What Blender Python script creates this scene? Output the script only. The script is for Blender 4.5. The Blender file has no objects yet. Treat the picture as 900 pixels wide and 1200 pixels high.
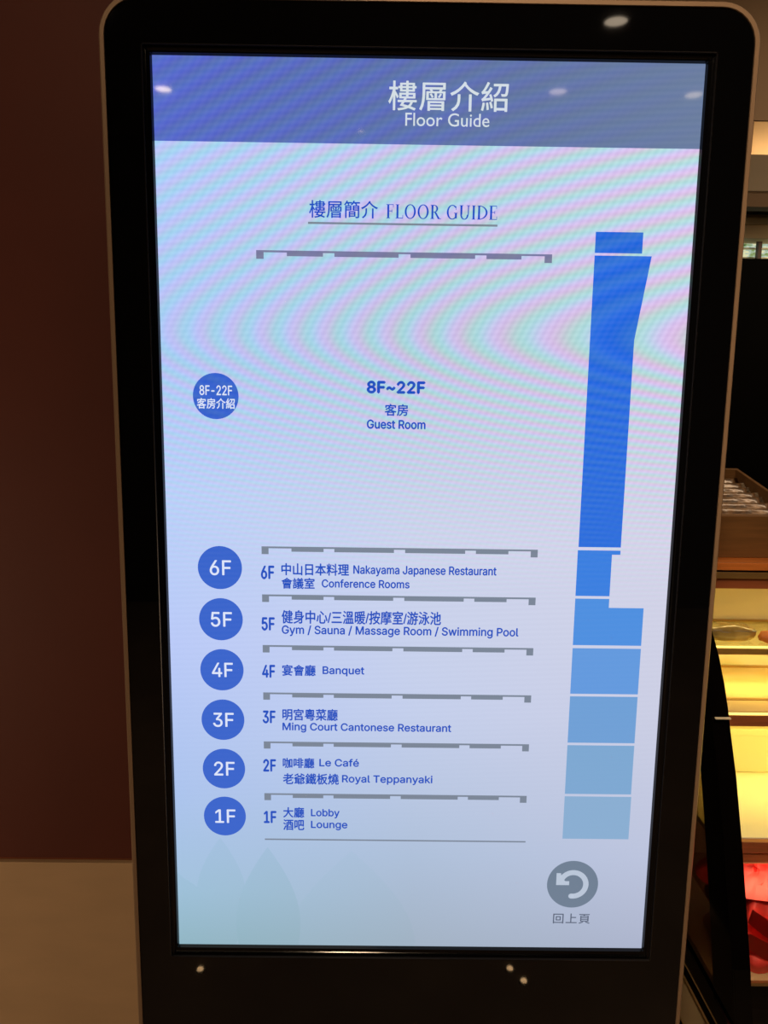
import bpy, bmesh, math, random, os
from mathutils import Vector, noise
R = math.radians
C = bpy.context.scene.collection
sc = bpy.context.scene
random.seed(4)

def lin(r, g, b):
    f = lambda c: (c/255/12.92) if c/255 <= .04045 else ((c/255+.055)/1.055)**2.4
    return (f(r), f(g), f(b), 1)

# ------------------------------------------------------------------ camera
cd = bpy.data.cameras.new('camera'); cam = bpy.data.objects.new('camera', cd); C.objects.link(cam)
cd.sensor_fit = 'VERTICAL'; cd.sensor_height = 24.0; cd.lens = 24.0*900/1200       # f = 900 px on 1200
cd.clip_start = .02
cam.location = (-0.05109, -0.95749, 1.41781)
cam.rotation_euler = (1.41541, -0.013404, -0.003894)
sc.camera = cam
# ------------------------------------------------------------------ world, exposure
w = bpy.data.worlds.new('world'); sc.world = w; w.use_nodes = True
w.node_tree.nodes['Background'].inputs[0].default_value = (.02, .015, .01, 1)
w.node_tree.nodes['Background'].inputs[1].default_value = 0.2
sc.view_settings.view_transform = 'Standard'; sc.view_settings.look = 'None'
sc.view_settings.gamma = 1; sc.view_settings.exposure = 0
sc.view_settings.use_curve_mapping = False
WARM = (1, .70, .43)

def area_light(name, loc, rot, sx, sy, power, col=WARM, spread=180, aim=None):
    l = bpy.data.lights.new(name, 'AREA'); l.shape = 'RECTANGLE'; l.size = sx; l.size_y = sy
    l.energy = power; l.color = col; l.spread = R(spread)
    o = bpy.data.objects.new(name, l); C.objects.link(o); o.location = loc; o.rotation_euler = rot
    if aim: o.rotation_euler = (Vector(aim)-Vector(loc)).to_track_quat('-Z', 'Y').to_euler()
    return o
area_light('overhead_fill', (-.6, -1.0, 2.90), (0, 0, 0), 1.1, .35, 3)            # added unseen fill above the viewer, washes wall and floor
area_light('ceiling_fill', (.0, -2.0, 2.90), (0, 0, 0), 3.0, .25, 13)  # added light out of view, evens the walls and brightens the floor
area_light('low_side_fill', (-2.9, -1.2, .35), (R(105), 0, R(-68)), .5, .4, 14)          # added low light, out of view at left, lifts the lower wall
area_light('case_side_fill', (-.15, -1.3, 2.90), (0, 0, 0), .22, .22, 3.6, WARM, 50, aim=(.70, .40, .6))  # added light aimed past the kiosk at the dim side of the case
area_light('back_room_fill', (2.0, 1.15, 2.88), (0, 0, 0), 1.4, .3, 8, (1, .72, .46))  # added out-of-view light for the room beyond
area_light('beam_fill', (3.0, .9, 2.1), (R(100), 0, R(18)), .5, .3, 9, (1, .76, .5))  # added light out of frame, brightens the beam from the viewer's side
area_light('recess_lamp', (1.9, 2.50, 2.445), (R(130), 0, 0), 1.2, .03, 1.3, (1, .72, .42), 170)
area_light('alcove_lamp', (2.5, 3.12, 2.20), (R(100), 0, R(-8)), .9, .03, .95, (1, .75, .42), 170)
area_light('case_lamp_top', (.95, .60, 1.028), (R(-8), 0, 0), .7, .02, .30, (1, .74, .26))
area_light('case_lamp_shelf', (.95, .56, .896), (R(12), 0, 0), .7, .02, .85, (1, .74, .14))
area_light('case_lamp_lower', (.95, .50, .786), (R(8), 0, 0), .7, .02, 1.15, (1, .80, .15))
area_light('case_lamp_deck', (.95, .325, .560), (R(20), 0, 0), .7, .02, .55, (1, .70, .40))

# ------------------------------------------------------------------ materials
def nn(nt, t, **k):
    n = nt.nodes.new(t)
    for a, b in k.items(): setattr(n, a, b)
    return n
def mat(name, col, rough=.5, metal=0, spec=.5, emit=None, es=1, var=0, vscale=8, stretch=(1, 1, 1), bump=0, bscale=60, coat=0, trans=0, col2=None, sheen=0):
    m = bpy.data.materials.new(name); m.use_nodes = True; nt = m.node_tree
    b = nt.nodes['Principled BSDF']
    b.inputs['Base Color'].default_value = col; b.inputs['Roughness'].default_value = rough
    b.inputs['Metallic'].default_value = metal; b.inputs['Specular IOR Level'].default_value = spec
    b.inputs['Coat Weight'].default_value = coat; b.inputs['Transmission Weight'].default_value = trans
    if emit:
        b.inputs['Emission Color'].default_value = emit; b.inputs['Emission Strength'].default_value = es
    tc = nn(nt, 'ShaderNodeTexCoord'); mp = nn(nt, 'ShaderNodeMapping'); mp.inputs['Scale'].default_value = stretch
    nt.links.new(tc.outputs['Object'], mp.inputs[0])
    if var or col2:
        no = nn(nt, 'ShaderNodeTexNoise'); no.inputs['Scale'].default_value = vscale; no.inputs['Detail'].default_value = 5
        nt.links.new(mp.outputs[0], no.inputs['Vector'])
        rp = nn(nt, 'ShaderNodeValToRGB')
        a = [c*(1-var) for c in col[:3]]; d = [min(1, c*(1+var)) for c in (col2 or col)[:3]]
        rp.color_ramp.elements[0].position = .35; rp.color_ramp.elements[1].position = .65
        rp.color_ramp.elements[0].color = (*a, 1); rp.color_ramp.elements[1].color = (*d, 1)
        nt.links.new(no.outputs[0], rp.inputs[0]); nt.links.new(rp.outputs[0], b.inputs['Base Color'])
    if bump:
        n2 = nn(nt, 'ShaderNodeTexNoise'); n2.inputs['Scale'].default_value = bscale; n2.inputs['Detail'].default_value = 3
        nt.links.new(mp.outputs[0], n2.inputs['Vector'])
        bp = nn(nt, 'ShaderNodeBump'); bp.inputs['Strength'].default_value = bump; bp.inputs['Distance'].default_value = .002
        nt.links.new(n2.outputs[0], bp.inputs['Height']); nt.links.new(bp.outputs[0], b.inputs['Normal'])
    return m
def thin_glass(name, tint=(1, 1, 1, 1), f=.06, rough=.02):
    m = bpy.data.materials.new(name); m.use_nodes = True; nt = m.node_tree
    nt.nodes.remove(nt.nodes['Principled BSDF'])
    out = [n for n in nt.nodes if n.type == 'OUTPUT_MATERIAL'][0]
    t = nn(nt, 'ShaderNodeBsdfTransparent'); t.inputs[0].default_value = tint
    g = nn(nt, 'ShaderNodeBsdfGlossy'); g.inputs['Roughness'].default_value = rough
    lw = nn(nt, 'ShaderNodeLayerWeight'); lw.inputs[0].default_value = .5
    pw = nn(nt, 'ShaderNodeMath', operation='POWER'); nt.links.new(lw.outputs['Facing'], pw.inputs[0]); pw.inputs[1].default_value = 4
    fr = nn(nt, 'ShaderNodeMath', operation='MULTIPLY_ADD'); nt.links.new(pw.outputs[0], fr.inputs[0]); fr.inputs[1].default_value = .9; fr.inputs[2].default_value = .035
    mx = nn(nt, 'ShaderNodeMixShader'); nt.links.new(fr.outputs[0], mx.inputs[0])
    nt.links.new(t.outputs[0], mx.inputs[1]); nt.links.new(g.outputs[0], mx.inputs[2]); nt.links.new(mx.outputs[0], out.inputs[0])
    return m

M = dict(
 rim=mat('champagne_metal', lin(156, 130, 106), .40, .35, bump=.05),
 blackglass=mat('black_glass', (.002, .002, .0025, 1), .03),
 blackframe=mat('black_frame', (.002, .002, .0025, 1), .10, spec=.3),
 lip=mat('dark_lip', (.03, .028, .03, 1), .3, .6),
 housing=mat('housing_black', (.012, .012, .012, 1), .45, bump=.1, bscale=200),
 redwall=mat('red_brown_wall', lin(100, 43, 30), .55, var=.07, vscale=3, bump=.06, bscale=150),
 wainscot=mat('beige_wall', lin(216, 182, 142), .6, var=.04, vscale=6, stretch=(1, 1, 3), bump=.08, bscale=90),
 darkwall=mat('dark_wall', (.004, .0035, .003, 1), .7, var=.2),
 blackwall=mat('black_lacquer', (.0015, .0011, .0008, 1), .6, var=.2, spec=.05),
 floor=mat('marble_floor', lin(190, 165, 140), .16, var=.14, vscale=2.5, bump=0),
 ceiling=mat('ceiling_paint', (.03, .025, .02, 1), .8, var=.05),
 bulk=mat('brown_soffit', lin(170, 138, 105), .6, var=.05, vscale=2),
 beam=mat('grey_beam', lin(215, 198, 170), .6, var=.05, vscale=2),
 recess=mat('recess_panel', lin(225, 195, 150), .6, var=.05, vscale=5),
 wood=mat('orange_wood', lin(220, 130, 62), .35, var=.18, vscale=6, stretch=(1, 9, 30), bump=.05),
 traywood=mat('tray_wood', lin(128, 92, 54), .45, var=.13, vscale=6, stretch=(1.5, 8, 25), bump=.05),
 redwood=mat('red_brown_wood', lin(150, 85, 55), .4, var=.15, vscale=5, stretch=(1, 8, 30)),
 gold=mat('gold_metal', lin(190, 155, 100), .35, .7, var=.05),
 goldpanel=mat('gold_base_panel', lin(225, 200, 155), .5, .1, var=.05, vscale=4),
 frit=mat('black_band', (.002, .0015, .0015, 1), .06),
 glass=thin_glass('clear_glass'),
 smoke=thin_glass('smoked_glass', (.50, .43, .36, 1)),
 shelfglass=thin_glass('shelf_glass', (.93, .95, .85, 1)),
 white=mat('white_panel', lin(235, 225, 205), .5, var=.03),
 led=mat('led_diffuser', (.8, .8, .8, 1), .5, emit=(1, .80, .16, 1), es=1.25),
 boxcard=mat('cream_card', lin(240, 230, 200), .5, var=.03),
 redwrap=mat('red_wrap', lin(228, 66, 60), .5, var=.12, vscale=9, bump=.15, bscale=35),
 ribbon=mat('gold_ribbon', lin(215, 165, 60), .35, var=.12),
 biscuit=mat('biscuit_in_wrap', lin(96, 66, 42), .28, var=.55, vscale=38, coat=.6, bump=.6, bscale=45, col2=lin(150, 115, 80)),
 bread=mat('bread_in_wrap', lin(175, 150, 90), .15, var=.3, vscale=25, coat=1, bump=.9, bscale=60),
 pastry=mat('orange_pastry', lin(215, 125, 50), .5, var=.25, vscale=30, bump=.5),
 seam=mat('clear_seam', lin(160, 145, 125), .2, coat=1, bump=.5, bscale=90),
 post=mat('dark_red_post', lin(70, 25, 22), .5, var=.05),
 lampdisc=mat('lamp_glow', (.8, .7, .6, 1), .5, emit=(1, .80, .58, 1), es=7.5),
 lampbright=mat('lamp_glow_bright', (.8, .7, .6, 1), .5, emit=(1, .78, .5, 1), es=22),
 standin=mat('standin_glow', (.8, .7, .6, 1), .5, emit=(1, .66, .34, 1), es=5),
 lamptrim=mat('lamp_trim', (.05, .05, .05, 1), .4, .3),
)

# ------------------------------------------------------------------ mesh helpers
def link(name, bm, m, parent=None, smooth=False):
    me = bpy.data.meshes.new(name); bmesh.ops.recalc_face_normals(bm, faces=bm.faces[:]); bm.to_mesh(me); bm.free()
    o = bpy.data.objects.new(name, me); C.objects.link(o)
    if m: me.materials.append(m)
    if smooth:
        for p in me.polygons: p.use_smooth = True
    if parent: attach(o, parent)
    return o
def attach(o, parent):
    o.parent = parent
    o.matrix_parent_inverse.identity()
    # geometry is written in world coordinates; shift it into the parent's frame
    if o.type == 'MESH' and not o.get('local'):
        off = Vector(parent.get('org', (0, 0, 0)))
        o.data.transform(__import__('mathutils').Matrix.Translation(-off))
        o['org'] = tuple(off)
        o.location = (0, 0, 0)
def clean():
    for o in bpy.data.objects:
        for k in ('org', 'local'):
            if k in o: del o[k]
def box(bm, x0, x1, y0, y1, z0, z1, bev=0):
    vs = [bm.verts.new((x, y, z)) for z in (z0, z1) for x, y in ((x0, y0), (x1, y0), (x1, y1), (x0, y1))]
    fs = [bm.faces.new([vs[i] for i in f]) for f in ((3, 2, 1, 0), (4, 5, 6, 7), (0, 1, 5, 4), (1, 2, 6, 5), (2, 3, 7, 6), (3, 0, 4, 7))]
    if bev:
        bmesh.ops.bevel(bm, geom=list({e for f in fs for e in f.edges}), offset=bev, segments=2, profile=.5, affect='EDGES')
def boxo(name, m, parent, *a, bev=0):
    bm = bmesh.new(); box(bm, *a, bev=bev); return link(name, bm, m, parent)
def empty(name, loc, label, cat, group=None):
    o = bpy.data.objects.new(name, None); C.objects.link(o); o.location = loc; o.empty_display_size = .05
    o['org'] = tuple(loc); tag(o, label, cat, group); return o
def tag(o, label, cat, group=None):
    o['label'] = label; o['category'] = cat
    if group: o['group'] = group
    return o
def struct(name, m, *a, bev=0):
    o = boxo(name, m, None, *a, bev=bev); o['kind'] = 'structure'; return o
def rrect(x0, x1, z0, z1, r, k=8):
    p = []
    for cx, cz, a0 in ((x1-r, z1-r, 0), (x0+r, z1-r, 90), (x0+r, z0+r, 180), (x1-r, z0+r, 270)):
        for i in range(k+1):
            a = R(a0+90*i/k); p.append((cx+r*math.cos(a), cz+r*math.sin(a)))
    return p
def ring(bm, loops):
    """loops: list of (points, y); consecutive loops are bridged with quads, the first and last too"""
    L = [[bm.verts.new((x, y, z)) for x, z in pts] for pts, y in loops]
    n = len(L[0])
    for a, b in zip(L, L[1:]+L[:1]):
        for i in range(n):
            j = (i+1) % n
            bm.faces.new((a[i], a[j], b[j], b[i]))

# ------------------------------------------------------------------ the setting
struct('floor', M['floor'], -4.2, 5.2, -4.2, 5.2, -.1, 0)
struct('ceiling', M['ceiling'], -4.2, 5.2, -4.2, 5.2, 2.95, 3.05)
struct('wall_front', M['darkwall'], -4.2, 5.2, -4.3, -4.08, 0, 2.95)          # dark wall behind the viewer
struct('wall_left', M['darkwall'], -4.3, -4.1, -4.08, .45, 0, 2.95)
struct('wall_right', M['darkwall'], 5.1, 5.2, -4.08, 5.1, 0, 2.95)
struct('wall_back', M['redwall'], -4.1, .24, .352, .50, .556, 2.95, bev=.001)
# beige lower wall and its cap line, under the red-brown panel
struct('wall_back_lower', M['wainscot'], -4.1, .24, .346, .50, .0, .5505, bev=.0015)
struct('trim_1', M['redwood'], -4.1, .24, .356, .50, .5505, .556)
struct('wall_return', M['darkwall'], .16, .24, .50, 5.1, 0, 2.95)
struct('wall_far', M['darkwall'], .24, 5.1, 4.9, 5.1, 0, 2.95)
# soffit, lit recess and beam of the room beyond
struct('trim_2', M['bulk'], .24, 5.1, 2.0, 2.012, 2.405, 2.95)
struct('trim_3', M['recess'], 1.545, 5.1, 2.62, 2.66, 2.432, 2.95)
struct('trim_4', M['bulk'], .24, 1.540, 2.56, 2.66, 2.432, 2.95)
struct('trim_5', M['beam'], .24, 5.1, 2.48, 2.62, 2.284, 2.43)
struct('trim_6', M['bulk'], .24, 5.1, 2.52, 2.60, 2.229, 2.284)
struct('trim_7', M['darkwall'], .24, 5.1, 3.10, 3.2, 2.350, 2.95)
struct('trim_8', M['recess'], .24, 5.1, 3.20, 3.24, 2.30, 2.36)
struct('trim_9', M['recess'], .24, 5.1, 3.22, 3.30, 2.235, 2.34)
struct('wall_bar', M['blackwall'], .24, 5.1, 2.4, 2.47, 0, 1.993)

# window with louvred view of greenery and a dark red post
win = bpy.data.objects.new('window_1', None); C.objects.link(win); win['kind'] = 'structure'; win.location = (2.2, 3.4, 2.16); win['org'] = (2.2, 3.4, 2.16)
def daylight():
    m = bpy.data.materials.new('daylit_greenery'); m.use_nodes = True; nt = m.node_tree; b = nt.nodes['Principled BSDF']
    tc = nn(nt, 'ShaderNodeTexCoord'); mp = nn(nt, 'ShaderNodeMapping'); mp.inputs['Scale'].default_value = (14, 1, 30)
    no = nn(nt, 'ShaderNodeTexNoise'); no.inputs['Scale'].default_value = 1.6; no.inputs['Detail'].default_value = 3
    rp = nn(nt, 'ShaderNodeValToRGB'); e = rp.color_ramp.elements
    e[0].position = .30; e[0].color = lin(45, 70, 50); e[1].position = .62; e[1].color = lin(240, 240, 190)
    x = e.new(.42); x.color = lin(135, 165, 95); x = e.new(.52); x.color = lin(180, 205, 195)
    nt.links.new(tc.outputs['Object'], mp.inputs[0]); nt.links.new(mp.outputs[0], no.inputs['Vector']); nt.links.new(no.outputs[0], rp.inputs[0])
    nt.links.new(rp.outputs[0], b.inputs['Emission Color']); b.inputs['Emission Strength'].default_value = .8
    b.inputs['Base Color'].default_value = (.02, .02, .02, 1)
    return m
boxo('pane', daylight(), win, .24, 5.1, 3.47, 3.48, 1.95, 2.27)
boxo('window_frame', M['recess'], win, .24, 5.1, 3.38, 3.46, 2.253, 2.285)
boxo('sill', M['darkwall'], win, .24, 5.1, 3.38, 3.46, 1.9, 1.98)
for i in range(5):
    boxo('louvre', M['boxcard'], win, .24, 5.1, 3.425, 3.455, 2.02+.05*i, 2.026+.05*i)
for x in (1.36, 1.985, 2.62, 3.26, 3.9): boxo('mullion', M['post'], win, x, x+.020, 3.37, 3.40, 1.98, 2.253)
clean_win = win

# ------------------------------------------------------------------ lamps the room shows in its reflections
def downlight(x, y, r, m, where):
    o = empty('ceiling_downlight', (x, y, 2.95), 'round ceiling downlight mirrored '+where, 'lamp', 'recessed ceiling downlights behind the viewer')
    bm = bmesh.new(); bmesh.ops.create_cone(bm, cap_ends=True, segments=28, radius1=r, radius2=r, depth=.006)
    bmesh.ops.translate(bm, vec=(x, y, 2.944), verts=bm.verts); link('diffuser', bm, m, o)
    bm = bmesh.new(); n = 28; prof = ((r, 2.9475), (r*1.3, 2.9475), (r*1.3, 2.940), (r, 2.937))
    L = [[bm.verts.new((x+a*math.cos(2*math.pi*i/n), y+a*math.sin(2*math.pi*i/n), z)) for i in range(n)] for a, z in prof]
    for a, b in zip(L, L[1:]+L[:1]):
        for i in range(n): bm.faces.new((a[i], a[(i+1) % n], b[(i+1) % n], b[i]))
    link('trim_ring', bm, M['lamptrim'], o)
for x, y, r, m, wh in ((-1.19, -3.284, .042, 'lampbright', 'at the left end of the blue header'), (.831, -3.235, .045, 'lampdisc', 'right of the header title'), (1.531, -3.251, .045, 'lampdisc', 'at the right end of the blue header'),
                   (-.189, -3.881, .014, 'lampbright', 'as a tiny dot low in the header'), (.899, -2.503, .047, 'lampdisc', 'in the black bezel above the screen at right'), (-1.22, -2.46, .042, 'lampdisc', 'in the top left bezel corner')):
    downlight(x, y, r, M[m], wh)
def standin_light(x, y, where):  # made-up fixture standing in for the warm spots mirrored below the screen
    o = empty('standin_floor_light', (x, y, 0), 'small stand-in floor light mirrored '+where, 'lamp', 'stand-in floor lights before the kiosk')
    bm = bmesh.new(); bmesh.ops.create_uvsphere(bm, u_segments=16, v_segments=8, radius=.008)
    for v in bm.verts: v.co.z = abs(v.co.z)*.6+.004; v.co.x += x; v.co.y += y
    link('diffuser', bm, M['standin'], o, True)
    bm = bmesh.new(); bmesh.ops.create_cone(bm, cap_ends=True, segments=24, radius1=.012, radius2=.011, depth=.004)
    bmesh.ops.translate(bm, vec=(x, y, .002), verts=bm.verts); link('trim_ring', bm, M['lamptrim'], o)
standin_light(-.479, -.763, 'below the lower left screen corner'); standin_light(.288, -.775, 'below the screen, lower of a pair'); standin_light(.315, -.735, 'below the screen, upper of a pair')

# ------------------------------------------------------------------ the floor-guide kiosk
SW = .64; SH = SW*16/9; ZB = .66; ZT = ZB+SH
def su(u): return (u/1080-.5)*SW
def sv(v): return ZT-v/1080*SW
kiosk = empty('information_kiosk', (0, .03, 0), 'tall black portrait touch screen kiosk with champagne metal rim showing a blue floor guide', 'kiosk')
K = kiosk; kz0 = .06; kz1 = 1.860; hw = .3775
bm = bmesh.new()
o1 = rrect(-hw, hw, kz0, kz1, .046); o2 = rrect(-hw+.0022, hw-.0022, kz0+.0022, kz1-.0022, .044)
o3 = rrect(-.3708, .3708, kz0+.0067, kz1-.0067, .040)
ring(bm, [(o1, .02), (o1, -.009), (o2, -.0125), (o3, -.0125), (o3, .02)]); link('rim', bm, M['rim'], K)
bm = bmesh.new()
o4 = rrect(-.372, .372, kz0+.005, kz1-.005, .042)
ring(bm, [(o4, .0201), (rrect(-.345, .345, kz0+.03, kz1-.03, .03), .07), (rrect(-.01, .01, .9, .92, .004), .071), (rrect(-.01, .01, .9, .92, .004), .02)])
link('rear_housing', bm, M['housing'], K)
bm = bmesh.new()
ix = .3295; iz0 = .6485; iz1 = 1.8065
ring(bm, [(o3, -.0105), (rrect(-ix, ix, iz0, iz1, .003), -.0105), (rrect(-ix, ix, iz0, iz1, .003), .01), (o3, .01)])
link('front_bezel', bm, M['blackglass'], K)
bm = bmesh.new()
i1 = rrect(-ix, ix, iz0, iz1, .003); i2 = rrect(-ix+.0011, ix-.0011, iz0+.0011, iz1-.0011, .0022)
ring(bm, [(i1, -.0106), (i2, -.0112), (i2, .004), (i1, .004)]); link('bezel_lip', bm, M['lip'], K)
bm = bmesh.new()
i3 = rrect(-ix+.0045, ix-.0045, iz0+.005, iz1-.005, .002); i4 = rrect(-SW/2-.0012, SW/2+.0012, ZB-.0012, ZT+.0012, .0012)
i5 = rrect(-SW/2, SW/2, ZB, ZT, .0005)
arc_ = [(rrect(-ix+.0011+.005*math.sin(R(12*k))/.866, ix-.0011-.005*math.sin(R(12*k))/.866, iz0+.0011+.005*math.sin(R(12*k))/.866, iz1-.0011-.005*math.sin(R(12*k))/.866, .002), -.0080+.005*(1-math.cos(R(12*k)))) for k in range(6)]
ring(bm, arc_+[(i4, -.0050), (i5, -.0002), (i5, .008), (i2, .008)]); link('inner_frame', bm, M['blackframe'], K)
bm = bmesh.new(); box(bm, -.30, .30, -.16, .24, 0, .012, .004); box(bm, -.22, .22, .02, .066, .010, .10, .003); link('base_plate', bm, M['housing'], K)

# screen picture: one shading recipe, viewing-angle falloff painted into the colours by position
def screen_mat(name, mode, col=None, tint=(1, 1, 1), col2=None, moire=1.0):
    m = bpy.data.materials.new(name); m.use_nodes = True; nt = m.node_tree; b = nt.nodes['Principled BSDF']; L = nt.links.new
    b.inputs['Base Color'].default_value = (0.001, .001, .001, 1); b.inputs['Roughness'].default_value = .035
    b.inputs['Emission Strength'].default_value = 1
    tc = nn(nt, 'ShaderNodeTexCoord'); sp = nn(nt, 'ShaderNodeSeparateXYZ'); L(tc.outputs['Object'], sp.inputs[0])
    def ma(op, a, b_=None, c=None, clamp=False):
        n = nn(nt, 'ShaderNodeMath', operation=op, use_clamp=clamp)
        for i, v in enumerate((a, b_, c)):
            if v is None: continue
            if isinstance(v, (int, float)): n.inputs[i].default_value = v
            else: L(v, n.inputs[i])
        return n.outputs[0]
    u = ma('MULTIPLY_ADD', sp.outputs['X'], 1080/SW, 540); v = ma('MULTIPLY_ADD', sp.outputs['Z'], -1080/SW, ZT*1080/SW)
    un = ma('DIVIDE', u, 1080, clamp=True); vn = ma('DIVIDE', v, 1920, clamp=True)
    def ramp(fac, stops):
        r = nn(nt, 'ShaderNodeValToRGB'); e = r.color_ramp.elements
        e[0].position = stops[0][0]; e[0].color = lin(*stops[0][1]); e[1].position = stops[-1][0]; e[1].color = lin(*stops[-1][1])
        for p, c in stops[1:-1]: x = e.new(p); x.color = lin(*c)
        L(fac, r.inputs[0]); return r.outputs[0]
    def mixc(f, a, b_):
        n = nn(nt, 'ShaderNodeMix', data_type='RGBA'); 
        if isinstance(f, (int, float)): n.inputs[0].default_value = f
        else: L(f, n.inputs[0])
        for s, vv in ((6, a), (7, b_)):
            if isinstance(vv, tuple): n.inputs[s].default_value = vv
            else: L(vv, n.inputs[s])
        return n.outputs[2]
    if mode == 'bg':
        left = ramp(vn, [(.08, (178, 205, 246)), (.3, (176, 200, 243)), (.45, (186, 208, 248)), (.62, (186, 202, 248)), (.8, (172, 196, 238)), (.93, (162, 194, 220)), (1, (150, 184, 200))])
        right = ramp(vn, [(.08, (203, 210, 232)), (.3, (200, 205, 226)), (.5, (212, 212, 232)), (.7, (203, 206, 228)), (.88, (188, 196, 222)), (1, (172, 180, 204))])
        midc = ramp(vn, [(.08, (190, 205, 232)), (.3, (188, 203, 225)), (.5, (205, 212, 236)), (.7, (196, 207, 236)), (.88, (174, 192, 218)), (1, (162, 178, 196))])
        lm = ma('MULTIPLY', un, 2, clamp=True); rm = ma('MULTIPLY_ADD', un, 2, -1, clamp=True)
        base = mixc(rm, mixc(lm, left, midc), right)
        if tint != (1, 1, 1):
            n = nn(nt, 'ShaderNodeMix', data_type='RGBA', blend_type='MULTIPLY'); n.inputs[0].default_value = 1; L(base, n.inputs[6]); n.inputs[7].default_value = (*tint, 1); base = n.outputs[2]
        amp = (.135, -.10, .10)
    elif mode == 'header':
        base = ramp(un, [(0, (88, 108, 198)), (.35, (92, 112, 182)), (.7, (100, 118, 166)), (1, (108, 126, 160))]); amp = (.0, -.025, .10)
    elif mode == 'flat':
        base = nn(nt, 'ShaderNodeRGB').outputs[0]; base.default_value = lin(*col); amp = (-.018, -.04, .08)
    # camera moire painted into the glow (panel grid beating with the sensor)
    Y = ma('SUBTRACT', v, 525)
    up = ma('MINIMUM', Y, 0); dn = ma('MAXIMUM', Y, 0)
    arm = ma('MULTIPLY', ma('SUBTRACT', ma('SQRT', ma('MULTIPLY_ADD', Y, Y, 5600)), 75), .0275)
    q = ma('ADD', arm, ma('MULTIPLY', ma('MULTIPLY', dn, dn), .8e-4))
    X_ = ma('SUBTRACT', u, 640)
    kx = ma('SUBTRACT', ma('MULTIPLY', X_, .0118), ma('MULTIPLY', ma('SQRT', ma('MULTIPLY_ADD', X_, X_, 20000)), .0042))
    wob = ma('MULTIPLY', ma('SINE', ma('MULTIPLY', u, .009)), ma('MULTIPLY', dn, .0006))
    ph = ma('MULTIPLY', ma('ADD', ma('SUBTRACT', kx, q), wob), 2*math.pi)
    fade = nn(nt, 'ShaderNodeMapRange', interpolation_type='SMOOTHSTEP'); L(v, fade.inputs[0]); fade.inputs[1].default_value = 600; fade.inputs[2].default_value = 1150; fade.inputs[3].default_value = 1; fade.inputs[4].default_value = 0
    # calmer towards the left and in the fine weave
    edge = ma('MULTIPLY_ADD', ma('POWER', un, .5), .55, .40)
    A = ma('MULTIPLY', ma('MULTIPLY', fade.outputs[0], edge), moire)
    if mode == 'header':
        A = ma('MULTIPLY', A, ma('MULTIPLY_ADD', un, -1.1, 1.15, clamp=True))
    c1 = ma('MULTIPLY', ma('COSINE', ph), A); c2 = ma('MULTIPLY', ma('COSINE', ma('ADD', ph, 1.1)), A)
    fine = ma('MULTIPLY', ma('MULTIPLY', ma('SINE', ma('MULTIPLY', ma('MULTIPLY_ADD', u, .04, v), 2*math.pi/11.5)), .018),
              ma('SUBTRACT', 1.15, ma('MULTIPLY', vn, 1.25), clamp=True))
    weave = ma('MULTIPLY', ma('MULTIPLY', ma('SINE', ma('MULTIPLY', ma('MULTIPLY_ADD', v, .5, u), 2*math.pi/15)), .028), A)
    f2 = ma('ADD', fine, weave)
    sr = nn(nt, 'ShaderNodeSeparateColor'); L(base, sr.inputs[0])
    cc = nn(nt, 'ShaderNodeCombineColor')
    for i, (ch, src) in enumerate((('Red', c1), ('Green', c1), ('Blue', c2))):
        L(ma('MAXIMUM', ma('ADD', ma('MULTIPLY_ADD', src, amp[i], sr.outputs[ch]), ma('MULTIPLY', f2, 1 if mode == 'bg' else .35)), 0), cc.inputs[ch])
    L(cc.outputs[0], b.inputs['Emission Color'])
    return m
TXT = (38, 82, 192)
SM = dict(
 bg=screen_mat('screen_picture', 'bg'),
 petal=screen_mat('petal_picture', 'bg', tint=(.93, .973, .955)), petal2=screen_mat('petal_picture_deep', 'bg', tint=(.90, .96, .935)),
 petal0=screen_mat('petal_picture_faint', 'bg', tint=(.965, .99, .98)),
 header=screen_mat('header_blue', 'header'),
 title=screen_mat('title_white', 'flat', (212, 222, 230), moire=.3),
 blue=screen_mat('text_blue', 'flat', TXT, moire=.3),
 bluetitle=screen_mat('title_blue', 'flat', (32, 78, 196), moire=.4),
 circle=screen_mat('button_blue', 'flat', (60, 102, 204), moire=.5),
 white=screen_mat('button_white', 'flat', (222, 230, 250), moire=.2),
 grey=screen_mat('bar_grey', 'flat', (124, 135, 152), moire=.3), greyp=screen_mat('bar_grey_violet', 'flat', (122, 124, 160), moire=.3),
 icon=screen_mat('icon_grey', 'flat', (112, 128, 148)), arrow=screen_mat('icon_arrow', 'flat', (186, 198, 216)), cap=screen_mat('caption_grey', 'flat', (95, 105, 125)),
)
TOW = [(48, 110, 216), (50, 112, 220), (62, 128, 224), (80, 144, 224), (100, 154, 222), (112, 160, 214), (126, 168, 210), (138, 174, 210)]
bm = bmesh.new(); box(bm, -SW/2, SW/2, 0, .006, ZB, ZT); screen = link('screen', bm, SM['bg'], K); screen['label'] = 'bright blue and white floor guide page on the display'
# bring the texture coordinates of every picture element to the panel itself
def pic(name, pts_list, m, layer=1, label=None):
    """flat picture element: list of polygons in 1080x1920 panel units"""
    bm = bmesh.new()
    for pts in pts_list:
        try: bm.faces.new([bm.verts.new((su(a), -.00012*layer, sv(b))) for a, b in pts])
        except ValueError: pass
    bm.normal_update()
    for f in bm.faces:
        if f.normal.y > 0: f.normal_flip()
    me = bpy.data.meshes.new(name); bm.to_mesh(me); bm.free(); me.materials.append(m)
    o = bpy.data.objects.new(name, me); C.objects.link(o); attach(o, screen)
    if label: o['label'] = label
    return o
def rc(a, b, c, d): return [(a, b), (c, b), (c, d), (a, d)]
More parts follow.
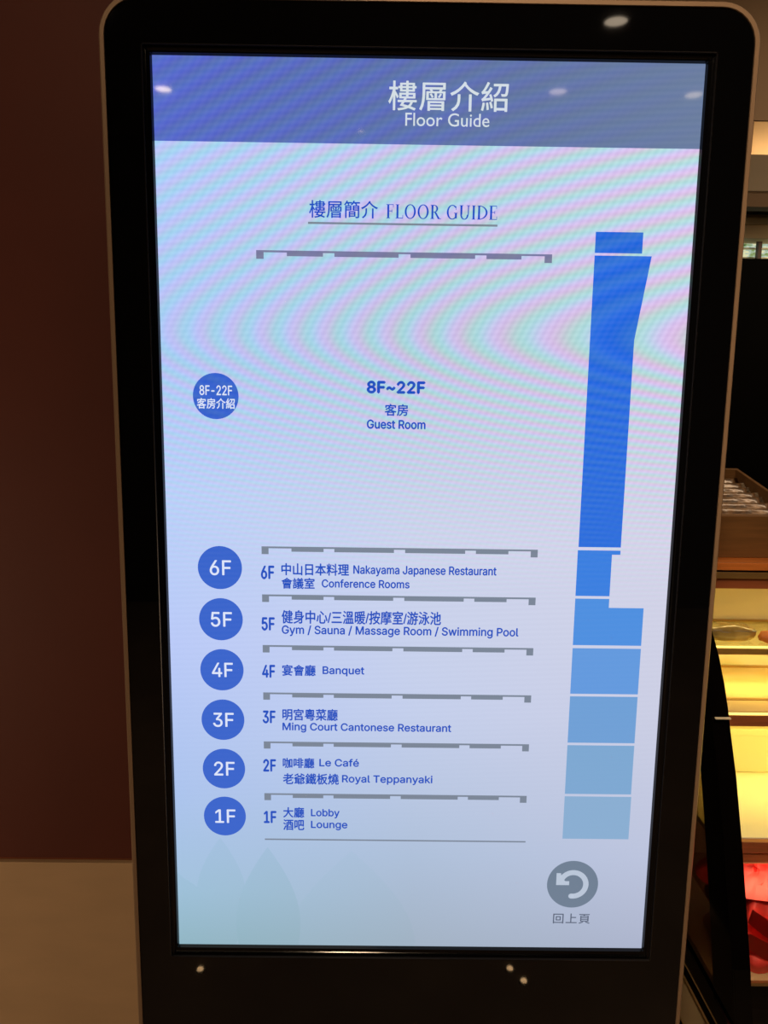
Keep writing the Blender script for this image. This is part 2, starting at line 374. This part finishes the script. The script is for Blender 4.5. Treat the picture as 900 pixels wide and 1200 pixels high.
# ---- lettering
def load_inter():
    try: return bpy.data.fonts.load(os.path.join(bpy.utils.resource_path('LOCAL'), 'datafiles', 'fonts', 'Inter.woff2'))
    except Exception: return None
INTER = load_inter()
def glyphs(body, font=None, spacing=1.0):
    """outline each contour ourselves: overlapping strokes stay filled"""
    from mathutils.geometry import interpolate_bezier, delaunay_2d_cdt
    c = bpy.data.curves.new('t', 'FONT'); c.body = body; c.size = 1; c.space_character = spacing
    if font: c.font = font
    o = bpy.data.objects.new('t', c); C.objects.link(o)
    bpy.context.view_layer.update()
    cu = o.to_curve(bpy.context.evaluated_depsgraph_get())
    polys = []
    for sp in cu.splines:
        P = []; bp = sp.bezier_points; n = len(bp)
        for i in range(n):
            a, b = bp[i], bp[(i+1) % n]
            straight = (a.handle_right-a.co).length < 1e-5 and (b.handle_left-b.co).length < 1e-5
            d = (b.co-a.co)
            if not straight and d.length > 1e-6:
                straight = abs((a.handle_right-a.co).cross(d).length) < 1e-5*d.length and abs((b.handle_left-b.co).cross(d).length) < 1e-5*d.length
            pts = [a.co.copy()] if straight else interpolate_bezier(a.co, a.handle_right, b.handle_left, b.co, 5)[:-1]
            P += [(p[0], p[1]) for p in pts]
        Q = [p for i, p in enumerate(P) if abs(p[0]-P[i-1][0])+abs(p[1]-P[i-1][1]) > 1e-5]
        if len(Q) > 2: polys.append(Q)
    o.to_curve_clear(); bpy.data.objects.remove(o); bpy.data.curves.remove(c)
    area = lambda p: sum(p[i-1][0]*p[i][1]-p[i][0]*p[i-1][1] for i in range(len(p)))/2
    def inside(pt, p):
        r = False
        for i in range(len(p)):
            (x1, y1), (x2, y2) = p[i-1], p[i]
            if (y1 > pt[1]) != (y2 > pt[1]) and pt[0] < (x2-x1)*(pt[1]-y1)/(y2-y1)+x1: r = not r
        return r
    def winding(pt, p):
        wn = 0
        for i in range(len(p)):
            (x1, y1), (x2, y2) = p[i-1], p[i]
            if (y1 > pt[1]) != (y2 > pt[1]) and pt[0] < (x2-x1)*(pt[1]-y1)/(y2-y1)+x1: wn += 1 if y2 > y1 else -1
        return wn
    ar = [area(p) for p in polys]
    sgn = math.copysign(1, max(ar, key=abs))
    outers = [i for i, a in enumerate(ar) if a*sgn > 0]; holes = [i for i, a in enumerate(ar) if a*sgn <= 0]
    hs = {i: [] for i in outers}
    for h in holes:
        best = None
        for i in outers:
            cnt = sum(inside(p, polys[i]) for p in polys[h])
            if cnt > .6*len(polys[h]) and (best is None or abs(ar[i]) < abs(ar[best])): best = i
        if best is not None: hs[best].append(h)
    V = []; Fc = []
    for i in outers:
        loops = [polys[i]]+[polys[h] for h in hs[i]]; o0 = len(V)
        pv = []; pe = []
        for l in loops:
            b0 = len(pv); pv += [Vector(p) for p in l]; pe += [(b0+k, b0+(k+1) % len(l)) for k in range(len(l))]
        nv, _, nf, *_r = delaunay_2d_cdt(pv, pe, [], 0, 1e-6)
        V += [(p[0], p[1]) for p in nv]
        for t in nf:
            mx = sum(nv[k][0] for k in t)/3; my = sum(nv[k][1] for k in t)/3
            if sum(winding((mx, my), l) for l in loops) != 0: Fc.append(tuple(k+o0 for k in t))
    return V, Fc
_H = {}
def capH(font):
    k = font.name if font else ''
    if k not in _H: V, _ = glyphs('H', font); _H[k] = max(y for _, y in V)
    return _H[k]
def text(body, x0, x1, top, base, m, bold=0, font=None, cjk=False, layer=2, spacing=1.0, name='lettering'):
    """Latin: top = cap line, base = baseline.  cjk: top/base = ink box."""
    V, Fc = glyphs(body, font, spacing)
    lx = min(v[0] for v in V); hx = max(v[0] for v in V)
    sx = (x1-x0-bold)/(hx-lx)
    if cjk:
        ly = min(v[1] for v in V); hy = max(v[1] for v in V); sy = (base-top-bold)/(hy-ly); b0 = base-bold/2+ly*sy
    else: sy = (base-top-bold)/capH(font); b0 = base-bold/2
    sh = [(0, 0)] if not bold else [(-bold/2, 0), (bold/2, 0), (0, -bold/2), (0, bold/2), (0, 0)]
    vv = []; ff = []
    for k, (dx, dy) in enumerate(sh):
        o0 = len(vv)
        for a, b in V: vv.append((su(x0+bold/2+(a-lx)*sx+dx), -.00012*layer-.000004*k, sv(b0-b*sy+dy)))
        ff += [tuple(i+o0 for i in f) for f in Fc]
    me = bpy.data.meshes.new(name); me.from_pydata(vv, [], ff); me.materials.append(m); me.update()
    o = bpy.data.objects.new(name, me); C.objects.link(o); attach(o, screen); return o

pic('header_band', [rc(0, 0, 1080, 157)], SM['header'], label='blue header band across the top of the page')
text('樓層介紹', 461, 697, 39, 94, SM['title'], .8, cjk=True, spacing=1.05)
text('Floor Guide', 495, 661, 98, 122, SM['title'], .2)
text('樓層簡介', 305, 443, 264, 298, SM['bluetitle'], .6, cjk=True)
# serif capitals drawn as strokes
def serif_line(word, x0, x1, top, base, m):
    P = []; H = 100.0
    T = 15; t = 7; s = 7          # thick stem, thin stroke, serif overhang
    def rect(x, y, w, h): P.append([(x, y), (x+w, y), (x+w, y+h), (x, y+h)])
    def arc(cx, cy, rx, ry, ix_, iy_, a0, a1, n=22):
        for i in range(n):
            a = R(a0+(a1-a0)*i/n); b = R(a0+(a1-a0)*(i+1)/n)
            P.append([(cx+rx*math.cos(a), cy+ry*math.sin(a)), (cx+rx*math.cos(b), cy+ry*math.sin(b)), (cx+ix_*math.cos(b), cy+iy_*math.sin(b)), (cx+ix_*math.cos(a), cy+iy_*math.sin(a))])
    def stem(x, foot=True, head=True):
        rect(x+s, 0, T, H)
        if foot: rect(x, 0, T+2*s, 4)
        if head: rect(x, H-4, T+2*s, 4)
    x = 0
    for ch in word:
        if ch == 'F': stem(x); rect(x+s, H-5, 48, 5); rect(x+s+44, H-22, 4, 22); rect(x+s, 50, 36, 5); rect(x+s+33, 42, 4, 21); x += 66
        elif ch == 'L': stem(x); rect(x+s, 0, 50, 5); rect(x+s+46, 0, 4, 24); x += 66
        elif ch == 'E': stem(x); rect(x+s, H-5, 50, 5); rect(x+s+46, H-22, 4, 22); rect(x+s, 50, 36, 5); rect(x+s+33, 42, 4, 21); rect(x+s, 0, 52, 5); rect(x+s+49, 0, 4, 24); x += 68
        elif ch == 'I': stem(x); x += 37
        elif ch == 'O': arc(x+42, 50, 42, 52, 28, 46, 0, 360, 36); x += 94
        elif ch == 'D': stem(x); arc(x+s+6, 50, 66, 50, 52, 45, -90, 90); x += 88
        elif ch == 'U':
            rect(x+s, 34, T, 66); rect(x, H-4, T+2*s, 4); rect(x+64, 34, t+1, 66); rect(x+54, H-4, 26, 4)
            arc(x+s+31.5, 34, 31.5, 36, 18.5, 30, 180, 360); x += 90
        elif ch == 'G': arc(x+42, 50, 42, 52, 28, 46, 42, 300, 30); arc(x+42, 50, 38, 52, 30, 46, 300, 325, 4); rect(x+62, 6, T, 40); rect(x+54, 42, 28, 4); rect(x+68, 66, 4, 26); x += 92
        elif ch == 'R':
            stem(x); arc(x+s+20, 73, 30, 27, 17, 22, -90, 90); rect(x+s+8, H-5, 14, 5); rect(x+s+8, 46, 14, 5)
            P.append([(x+s+22, 48), (x+s+36, 48), (x+s+66, 0), (x+s+50, 0)]); rect(x+s+48, 0, 26, 4); x += 84
        elif ch == ' ': x += 32
        x += 4
    W_ = x-6
    pic('lettering', [[(x0+(x1-x0)*a/W_, base-(base-top)*b/H) for a, b in p] for p in P], m, 2)
serif_line('FLOOR GUIDE', 460, 684, 270, 297, SM['bluetitle'])
pic('title_underline', [rc(303, 306, 684, 310)], SM['grey'], 1)
# ---- divider bars
for k, y0 in enumerate((362, 972, 1078, 1192, 1301, 1416, 1540)):
    x0, x1 = (198, 797) if k == 0 else (202, 795)
    segs = ((260, 333), (356, 486), (510, 641), (664, 735)) if k == 0 else ((266, 335), (358, 486), (510, 639), (662, 732))
    pic('divider_bar', [rc(x0, y0, x1, y0+4), rc(x0, y0+4, x0+15, y0+17), rc(x1-15, y0+4, x1, y0+17)] + [rc(a, y0+4, b, y0+11) for a, b in segs], SM['greyp'] if k == 0 else SM['grey'])
pic('divider_line', [rc(202, 1651, 797, 1654.5)], SM['grey'])
# ---- round buttons
def disc(cx, cy, r, n=48): return [(cx+r*math.cos(2*math.pi*i/n), cy+r*math.sin(2*math.pi*i/n)) for i in range(n)]
pic('floor_button', [disc(110.5, 655, 47.5)], SM['circle'])
text('8F-22F', 77, 145, 633, 653, SM['white'], .8, font=INTER); text('客房介紹', 71, 150, 659, 681, SM['white'], .7, cjk=True)
for n, cy in zip((6, 5, 4, 3, 2, 1), (1020, 1135, 1250, 1366, 1482, 1597)):
    pic('floor_button', [disc(112, cy, 47.5)], SM['circle'])
    text('%dF' % n, 90, 136, cy-16.5, cy+16.5, SM['white'], 1.1, font=INTER)
# ---- floor rows
B = SM['blue']
text('8F~22F', 424, 546, 619, 645, B, 3.3, font=INTER)
text('客房', 462, 511, 666, 691, B, 1.2, cjk=True)
text('Guest Room', 425, 548, 699, 718, B, 1.5, font=INTER)
for n, y0 in ((6, 1014), (5, 1129), (4, 1237), (3, 1343), (2, 1458), (1, 1583)):
    text('%dF' % n, 200, 229, y0, y0+30, B, 2.2, font=INTER)
text('中山日本料理', 244, 390, 1008, 1035, B, 1.2, cjk=True); text('Nakayama Japanese Restaurant', 399, 708, 1011, 1030, B, 1.2, font=INTER)
text('會議室', 244, 316, 1040, 1065, B, 1.2, cjk=True); text('Conference Rooms', 331, 521, 1043, 1061, B, 1.2, font=INTER)
text('健身中心/三溫暖/按摩室/游泳池', 244, 591, 1112, 1143, B, 1.2, cjk=True)
text('Gym / Sauna / Massage Room / Swimming Pool', 244, 761, 1147, 1166, B, 1.2, font=INTER)
text('宴會廳', 244, 318, 1236, 1262, B, 1.2, cjk=True); text('Banquet', 333, 425, 1239, 1257, B, 1.2, font=INTER)
text('明宮粵菜廳', 244, 367, 1338, 1366, B, 1.2, cjk=True); text('Ming Court Cantonese Restaurant', 244, 620, 1371, 1389, B, 1.2, font=INTER)
text('咖啡廳', 244, 315, 1454, 1479, B, 1.2, cjk=True); text('Le Café', 326, 415, 1456, 1474, B, 1.2, font=INTER)
text('老爺鐵板燒', 244, 370, 1491, 1518, B, 1.2, cjk=True); text('Royal Teppanyaki', 377, 581, 1494, 1512, B, 1.2, font=INTER)
text('大廳', 244, 292, 1573, 1599, B, 1.2, cjk=True); text('Lobby', 307, 372, 1577, 1595, B, 1.2, font=INTER)
text('酒吧', 244, 292, 1603, 1630, B, 1.2, cjk=True); text('Lounge', 307, 390, 1606, 1624, B, 1.2, font=INTER)
# ---- building section on the right
tw = [[rc(883, 317, 979, 358)], [[(883, 363), (999, 363), (974, 530), (973, 965), (882, 965)]],
      [rc(881, 972, 973, 981), rc(881, 981, 955, 1073)], [rc(881, 1079, 955, 1099), rc(881, 1099, 1031, 1184)],
      [rc(881, 1191, 1031, 1296)], [rc(881, 1302, 1031, 1411)], [rc(881, 1417, 1031, 1534)], [rc(881, 1540, 1032, 1644)]]
for k, p in enumerate(tw):
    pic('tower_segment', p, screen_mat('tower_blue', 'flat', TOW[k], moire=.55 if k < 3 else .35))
# ---- back button
pic('back_button', [disc(910, 1758, 59)], SM['icon'], 1, 'grey round button with a curved back arrow')
A = []
cx, cy, ro, ri = 911, 1758, 36, 23.5
def ang(a): return R(a)
n = 26; a0, a1 = -152, 96
for i in range(n):
    a = ang(a0+(a1-a0)*i/n); b = ang(a0+(a1-a0)*(i+1)/n)
    A.append([(cx+ro*math.cos(a), cy+ro*math.sin(a)), (cx+ro*math.cos(b), cy+ro*math.sin(b)), (cx+ri*math.cos(b), cy+ri*math.sin(b)), (cx+ri*math.cos(a), cy+ri*math.sin(a))])
e = ang(a1); A.append(disc(cx+29.7*math.cos(e), cy+29.7*math.sin(e), 6.3, 14))
A.append([(872, 1730), (882, 1730), (884, 1742), (893, 1750), (902, 1750), (902, 1760), (872, 1760)])
pic('arrow_icon', A, SM['arrow'], 2)
text('回上頁', 869, 955, 1832, 1858, SM['cap'], .6, cjk=True, spacing=1.12)
# ---- faint lotus petals in the lower left corner
def petal(cx, top, hw_, mid, bot):
    L_ = []; n = 20
    for i in range(n+1):
        t = i/n; y = top+(bot-top)*t; k = (mid-top)/(bot-top)
        wd = hw_*(math.sin(math.pi*.5*min(1, t/k))**.95 if t < k else math.cos(math.pi*.5*(t-k)/(1-k))**.8)
        L_.append((cx-wd, y))
    out = L_+[(2*cx-a, b) for a, b in reversed(L_[1:-1])]
    return [(max(0, min(1080, a)), min(1920, b)) for a, b in out]
pic('petal_motif', [petal(-10, 1735, 115, 1860, 2020)], SM['petal'], .7)
pic('petal_motif', [petal(100, 1650, 56, 1790, 1985)], SM['petal'], .35)
pic('petal_motif', [petal(208, 1672, 74, 1860, 2120)], SM['petal2'], .5)
pic('petal_motif', [petal(400, 1680, 150, 1920, 2200)], SM['petal0'], .15)

# ------------------------------------------------------------------ curved glass pastry case
case = empty('display_case', (.95, .6, 0), 'curved glass pastry display case glowing yellow inside with a black edge band', 'display case')
X0, XF, X1 = .572, .600, 1.55
curve = [(.556, 1.032), (.532, 1.012), (.507, .990), (.477, .960), (.443, .925), (.414, .885), (.391, .845), (.371, .802), (.337, .736), (.297, .635), (.261, .534), (.229, .439), (.205, .355), (.196, .302)]
def extrude_curve(name, m, x0, x1, off=0, th=.004, parent=case):
    bm = bmesh.new(); pts = [(y+off, z) for y, z in curve]; back = [(y+th, z) for y, z in reversed(pts)]
    lp = pts+back
    a = [bm.verts.new((x0, y, z)) for y, z in lp]; b = [bm.verts.new((x1, y, z)) for y, z in lp]; n = len(lp)
    for i in range(n): bm.faces.new((a[i], a[(i+1) % n], b[(i+1) % n], b[i]))
    k = len(pts)
    for i in range(k-1):
        for V in (a, b): bm.faces.new((V[i], V[i+1], V[n-2-i], V[n-1-i]))
    return link(name, bm, m, parent)
extrude_curve('curved_front_glass', M['glass'], XF, X1, th=.003)
extrude_curve('edge_band', M['frit'], X0, XF, -.0005, .006)
# side panel: black border, smoked glass inside it
inner = [(y+.084, z) for y, z in curve if z < 1.0]
inner = [(y, max(z, .337)) for y, z in inner[:-1]]
def strip(name, m, A_, B_, x0, x1):
    bm = bmesh.new()
    V = [[bm.verts.new((x, y, z)) for y, z in L_] for x in (x0, x1) for L_ in (A_, B_)]
    n = len(A_)
    for i in range(n-1):
        bm.faces.new((V[0][i], V[0][i+1], V[1][i+1], V[1][i])); bm.faces.new((V[2][i], V[2][i+1], V[3][i+1], V[3][i]))
        bm.faces.new((V[0][i], V[0][i+1], V[2][i+1], V[2][i])); bm.faces.new((V[1][i], V[1][i+1], V[3][i+1], V[3][i]))
    for i in (0, n-1): bm.faces.new((V[0][i], V[1][i], V[3][i], V[2][i]))
    return link(name, bm, m, case)
cv = [p for p in curve if p[1] < 1.0]
strip('side_border', M['frit'], cv[:-1], [(y+.084, z) for y, z in cv[:-1]], X0-.004, X0)
boxo('side_border', M['frit'], case, X0-.004, X0, .196, 1.0, .302, .337)
boxo('side_border', M['frit'], case, X0-.004, X0, .50, 1.0, .985, 1.034)
strip('side_glass', M['smoke'], inner, [(1.0, z) for y, z in inner], X0-.003, X0-.001)
strip('end_panel', M['frit'], cv, [(.70, z) for y, z in cv], X1, X1+.006)
boxo('side_trim', M['gold'], case, X0-.0055, X0-.0035, .262, 1.0, .3005, .3025)
boxo('side_base', M['goldpanel'], case, X0-.002, X0+.02, .262, .70, .178, .268)
boxo('base_gap', M['blackwall'], case, X0, X1, .23, .70, .268, .302)
boxo('side_trim', M['gold'], case, X0-.004, X0+.01, .262, .70, .266, .2695)
boxo('plinth', M['blackwall'], case, X0+.004, X1, .25, .70, 0, .178)
boxo('plinth_trim', M['gold'], case, X0-.003, X0+.01, .26, .70, .174, .178)
boxo('front_base', M['goldpanel'], case, X0+.02, X1, .235, .70, .178, .268)
boxo('deck', M['goldpanel'], case, X0+.004, X1, .30, .70, .345, .357)
boxo('deck_trim', M['gold'], case, X0+.004, X1, .294, .30, .352, .3585)
boxo('deck_front', M['frit'], case, X0+.004, X1, .296, .300, .302, .352)
boxo('back_panel', M['white'], case, X0+.002, X1, .700, .712, .30, 1.03, bev=.001)
boxo('countertop', M['wood'], case, X0-.012, X1, .55, 1.0, 1.0715, 1.087, bev=.0015)
boxo('counter_gap', M['blackwall'], case, X0-.004, X1, .556, 1.0, 1.067, 1.0715)
boxo('top_rail', M['gold'], case, X0-.006, X1, .552, .70, 1.054, 1.067, bev=.001)
boxo('top_frame', M['redwood'], case, X0-.004, X1, .558, .70, 1.032, 1.054, bev=.001)
boxo('rear_cabinet', M['blackwall'], case, X0, X1, .715, 1.0, 0, 1.067)
# shelf under the top: glass with a lit front rail
def shelf(z, yf, yb, thick, frame, top='shelfglass', nm='glass_shelf'):
    s_ = boxo(nm, M[top], case, XF+.004, X1, yf+.012, yb, z-.006, z)
    boxo('shelf_rail', frame, s_, XF+.002, X1, yf, yf+.012, z-thick, z-.004, bev=.0008)
    boxo('light_strip', M['led'], s_, XF+.002, X1, yf-.0005, yf+.004, z-.003, z+.0002)
    boxo('rear_rail', M['gold'], s_, XF+.002, X1, yb-.006, yb, z, z+.004)
    return s_
shelf(.922, .520, .699, .017, M['gold'])
shelf(.815, .440, .699, .026, M['redwood'], 'recess', 'cream_shelf')
boxo('shelf_groove', M['gold'], case, XF+.004, X1, .505, .515, .815, .8165)
boxo('wooden_shelf', M['white'], case, X0+.004, X1, .352, .699, .600, .611, bev=.001)
boxo('shelf_edge', M['redwood'], case, X0+.004, X1, .340, .352, .5865, .609, bev=.001)
boxo('shelf_edge', M['redwood'], case, X0+.004, X1, .344, .356, .563, .5845, bev=.001)
boxo('light_strip', M['led'], case, X0+.004, X1, .350, .356, .5845, .5865)
boxo('light_strip', M['led'], case, XF+.002, X1, .640, .655, 1.028, 1.0315)
bm = bmesh.new(); box(bm, X0-.002, XF-.001, .372, .378, .832, .835, .001); link('shelf_bracket', bm, M['white'], case)
bm = bmesh.new(); box(bm, X0-.006, X0+.004, .445, .462, .896, .901, .001); link('shelf_bracket', bm, M['white'], case)

# things inside the case
def cardbox(name, x0, x1, y0, y1, z0, z1, label):
    o = empty(name, ((x0+x1)/2, (y0+y1)/2, z0), label, 'box')
    boxo('carton', M['boxcard'], o, x0, x1, y0, y1, z0, z1-.012, bev=.002)
    boxo('lid', M['boxcard'], o, x0-.001, x1+.001, y0-.001, y1+.001, z1-.018, z1, bev=.0025)
    return o
cardbox('cake_box', .697, .86, .60, .694, .6115, .712, 'cream cake box on the middle shelf behind the curved glass')
# clear wrapped loaf and orange pastry on the top glass shelf
def blob(bm, cx, cy, cz, rx, ry, rz, seed, amp, seg=40, rings=20, flat=True):
    s0 = len(bm.verts)
    r = bmesh.ops.create_uvsphere(bm, u_segments=seg, v_segments=rings, radius=1)
    for v in r['verts']:
        p = v.co.copy(); d = 1+amp*noise.noise(p*2.3+Vector((seed, 0, 0)))+amp*.5*noise.noise(p*6+Vector((0, seed, 0)))
        p = p*d
        sq = lambda a: math.copysign(abs(a)**.75, a)
        x, y, z = sq(p.x)*rx, sq(p.y)*ry, sq(p.z)*rz
        if flat and z < -rz*.8: z = -rz*.8
        v.co = (cx+x, cy+y, cz+z+rz*.8 if flat else cz+z)
loaf = empty('wrapped_loaf', (.675, .565, .9225), 'long loaf in shiny clear wrap on the top glass shelf', 'bread')
bm = bmesh.new(); blob(bm, .672, .565, .9235, .052, .025, .018, 3, .16); link('loaf', bm, M['bread'], loaf, True)
bm = bmesh.new(); blob(bm, .672, .552, .946, .042, .010, .0035, 8, .5, flat=False); link('clear_wrap', bm, M['seam'], loaf, True)
pa = empty('orange_pastry', (.77, .545, .9225), 'orange brown pastry at the right edge of the top glass shelf', 'pastry')
bm = bmesh.new(); blob(bm, .772, .546, .9235, .046, .020, .013, 5, .15); link('crust', bm, M['pastry'], pa, True)
bm = bmesh.new(); blob(bm, .775, .546, .9425, .025, .010, .003, 9, .3, flat=False); link('glaze', bm, M['ribbon'], pa, True)
# red wrapped gift on the lowest deck
g = empty('red_gift_bundle', (.74, .38, .357), 'red fabric wrapped gift bundle on the lowest deck of the case', 'gift')
bm = bmesh.new()
r = bmesh.ops.create_grid(bm, x_segments=60, y_segments=40, size=1)
for v in r['verts']:
    a, b = v.co.x, v.co.y                       # a around, b up
    th = a*math.pi; zz = (b+1)/2
    sqx = math.copysign(abs(math.cos(th))**.5, math.cos(th)); sqy = math.copysign(abs(math.sin(th))**.5, math.sin(th))
    prof = (1-.10*zz-.30*max(0, zz-.78)/.22)*(.93+.07*min(1, zz*8))
    fold = .010*math.sin(9*th+6*zz+2*math.sin(5*zz))*(.25+zz**1.2)+.006*math.sin(5*th-11*zz)+.008*noise.noise(Vector((th*2, zz*5, 1)))
    v.co = (.74+(.122*prof+fold)*sqx, .40+(.088*prof+fold)*sqy, .3585+.165*zz+.003*math.sin(8*th)*zz)
bmesh.ops.remove_doubles(bm, verts=bm.verts, dist=.0004)
link('wrapped_body', bm, M['redwrap'], g, True)
bm = bmesh.new(); n = 72
L = []
for j, (rad, z) in enumerate(((.085, .505), (.05, .530), (.030, .538), (.036, .548), (.050, .556))):
    L.append([bm.verts.new((.685+(rad*1.35+.006*j*math.sin(11*2*math.pi*i/n+j))*math.cos(2*math.pi*i/n), .395+(rad*.9+.005*j*math.cos(9*2*math.pi*i/n))*math.sin(2*math.pi*i/n), z+.0018*j*math.sin(7*2*math.pi*i/n))) for i in range(n)])
for a, b in zip(L, L[1:]):
    for i in range(n): bm.faces.new((a[i], a[(i+1) % n], b[(i+1) % n], b[i]))
link('gathered_top', bm, M['redwrap'], g, True)
# big diagonal fold flaps across the front
for k, (z0, z1, y_) in enumerate(((.505, .420, .300), (.455, .385, .303))):
    bm = bmesh.new(); m_ = 24; A_ = []; B_ = []
    for i in range(m_+1):
        t = i/m_; x = .630+.22*t; z = max(.412, z0+(z1-z0)*math.sin(t*1.9))
        A_.append(bm.verts.new((x, y_-.004+.004*math.sin(t*9), z))); B_.append(bm.verts.new((x, y_+.008, z-.035-.004*math.sin(t*7))))
    for i in range(m_): bm.faces.new((A_[i], A_[i+1], B_[i+1], B_[i]))
    bmesh.ops.solidify(bm, geom=bm.faces[:], thickness=.003)
    link('fabric_fold', bm, M['redwrap'], g, True)
bm = bmesh.new(); m_ = 20; A_ = []; B_ = []
for i in range(m_+1):
    t = i/m_; x = .668+.09*t; z = .520+.045*math.sin(t*1.7)
    A_.append(bm.verts.new((x, .312-.012*math.sin(t*3), z+.002))); B_.append(bm.verts.new((x+.006, .318, z-.018-.006*t)))
for i in range(m_): bm.faces.new((A_[i], A_[i+1], B_[i+1], B_[i]))
bmesh.ops.solidify(bm, geom=bm.faces[:], thickness=.002)
link('gold_ribbon', bm, M['ribbon'], g, True)

# ------------------------------------------------------------------ wooden tray of wrapped biscuits on the counter
tray = empty('wooden_tray', (.74, .72, 1.087), 'sloping brown wooden tray of wrapped biscuits on the case top', 'tray')
tx0, tx1, ty0, ty1 = .634, .832, .60, .93
def zr(y): return 1.175+(y-ty0)*.205           # rim height
def zf(y): return 1.125+(y-ty0)*.205            # tray floor
def slab(name, x0, x1, y0, y1, za, zb):
    bm = bmesh.new(); vs = [bm.verts.new((x, y, z)) for (y, lo, hi) in ((y0, za(y0), zb(y0)), (y1, za(y1), zb(y1))) for x in (x0, x1) for z in (lo, hi)]
    for f in ((0, 1, 3, 2), (4, 6, 7, 5), (0, 2, 6, 4), (1, 5, 7, 3), (0, 4, 5, 1), (2, 3, 7, 6)): bm.faces.new([vs[i] for i in f])
    bmesh.ops.bevel(bm, geom=bm.edges[:], offset=.0012, segments=2, affect='EDGES', profile=.5)
    return link(name, bm, M['traywood'], tray)
bot = lambda y: 1.0875
slab('front_board', tx0, tx1, ty0, ty0+.009, bot, zr); slab('back_board', tx0, tx1, ty1-.009, ty1, bot, zr)
slab('side_board', tx0, tx0+.009, ty0+.009, ty1-.009, bot, zr); slab('side_board', tx1-.009, tx1, ty0+.009, ty1-.009, bot, zr)
slab('tray_floor', tx0+.009, tx1-.009, ty0+.009, ty1-.009, lambda y: zf(y)-.006, zf)
def pack_mesh():
    bm = bmesh.new(); nx, ny = 26, 12; W_, D_ = .152, .046
    top = {}; botm = {}
    for i in range(nx+1):
        for j in range(ny+1):
            a = i/nx*2-1; b = j/ny*2-1
            bulge = max(0, (1-abs(a)**6))*max(0, (1-abs(b)**4))
            wr = .0014*noise.noise(Vector((a*9, b*5, 2)))*bulge+.0010*math.sin(a*40)*(abs(a) > .8)
            x = a*W_/2; y = b*D_/2
            top[i, j] = bm.verts.new((x, y, .0065*bulge+wr+.0004)); botm[i, j] = bm.verts.new((x, y, -.0065*bulge+wr))
    for i in range(nx):
        for j in range(ny):
            bm.faces.new((top[i, j], top[i+1, j], top[i+1, j+1], top[i, j+1])); bm.faces.new((botm[i, j], botm[i, j+1], botm[i+1, j+1], botm[i+1, j]))
    for i in range(nx):
        for j in (0, ny): bm.faces.new((top[i, j], top[i+1, j], botm[i+1, j], botm[i, j]))
    for j in range(ny):
        for i in (0, nx): bm.faces.new((top[i, j], top[i, j+1], botm[i, j+1], botm[i, j]))
    return bm
def seam_mesh(s):
    bm = bmesh.new(); n = 14; A_ = []; B_ = []
    for i in range(n+1):
        y = -.0225+.045*i/n; zg = .0022*(-1)**i
        A_.append(bm.verts.new((s*.073, y, zg*.4))); B_.append(bm.verts.new((s*.084, y, zg)))
    for i in range(n): bm.faces.new((A_[i], A_[i+1], B_[i+1], B_[i]))
    bmesh.ops.solidify(bm, geom=bm.faces[:], thickness=.0008)
    return bm
PL = ['foremost in the tray, against the front board', 'second from the tray front', 'third from the tray front', 'fourth from the tray front', 'fourth from the back board', 'third from the back board', 'second from the back board', 'rearmost in the tray, against the back board']
proto = empty('biscuit_packet', (0, 0, 0), '', 'biscuits')
b_ = link('wrapped_biscuits', pack_mesh(), M['biscuit'], proto, True); s1 = link('crimped_seam', seam_mesh(-1), M['seam'], proto); s2 = link('crimped_seam', seam_mesh(1), M['seam'], proto)
for k in range(8):
    if k == 0: o = proto
    else:
        o = proto.copy(); C.objects.link(o)
        for ch in (b_, s1, s2):
            c = ch.copy(); C.objects.link(c); c.parent = o
    y = .640+k*.0345
    o.location = (.733+random.uniform(-.003, .003), y, zf(y)+.0225)
    o.rotation_euler = (R(43+random.uniform(-2, 2)), R(random.uniform(-1.2, 1.2)), R(random.uniform(-1.5, 1.5)))
    tag(o, 'clear wrapped brown biscuit packet, '+PL[k], 'biscuits', 'wrapped biscuit packets in the wooden tray')

clean()
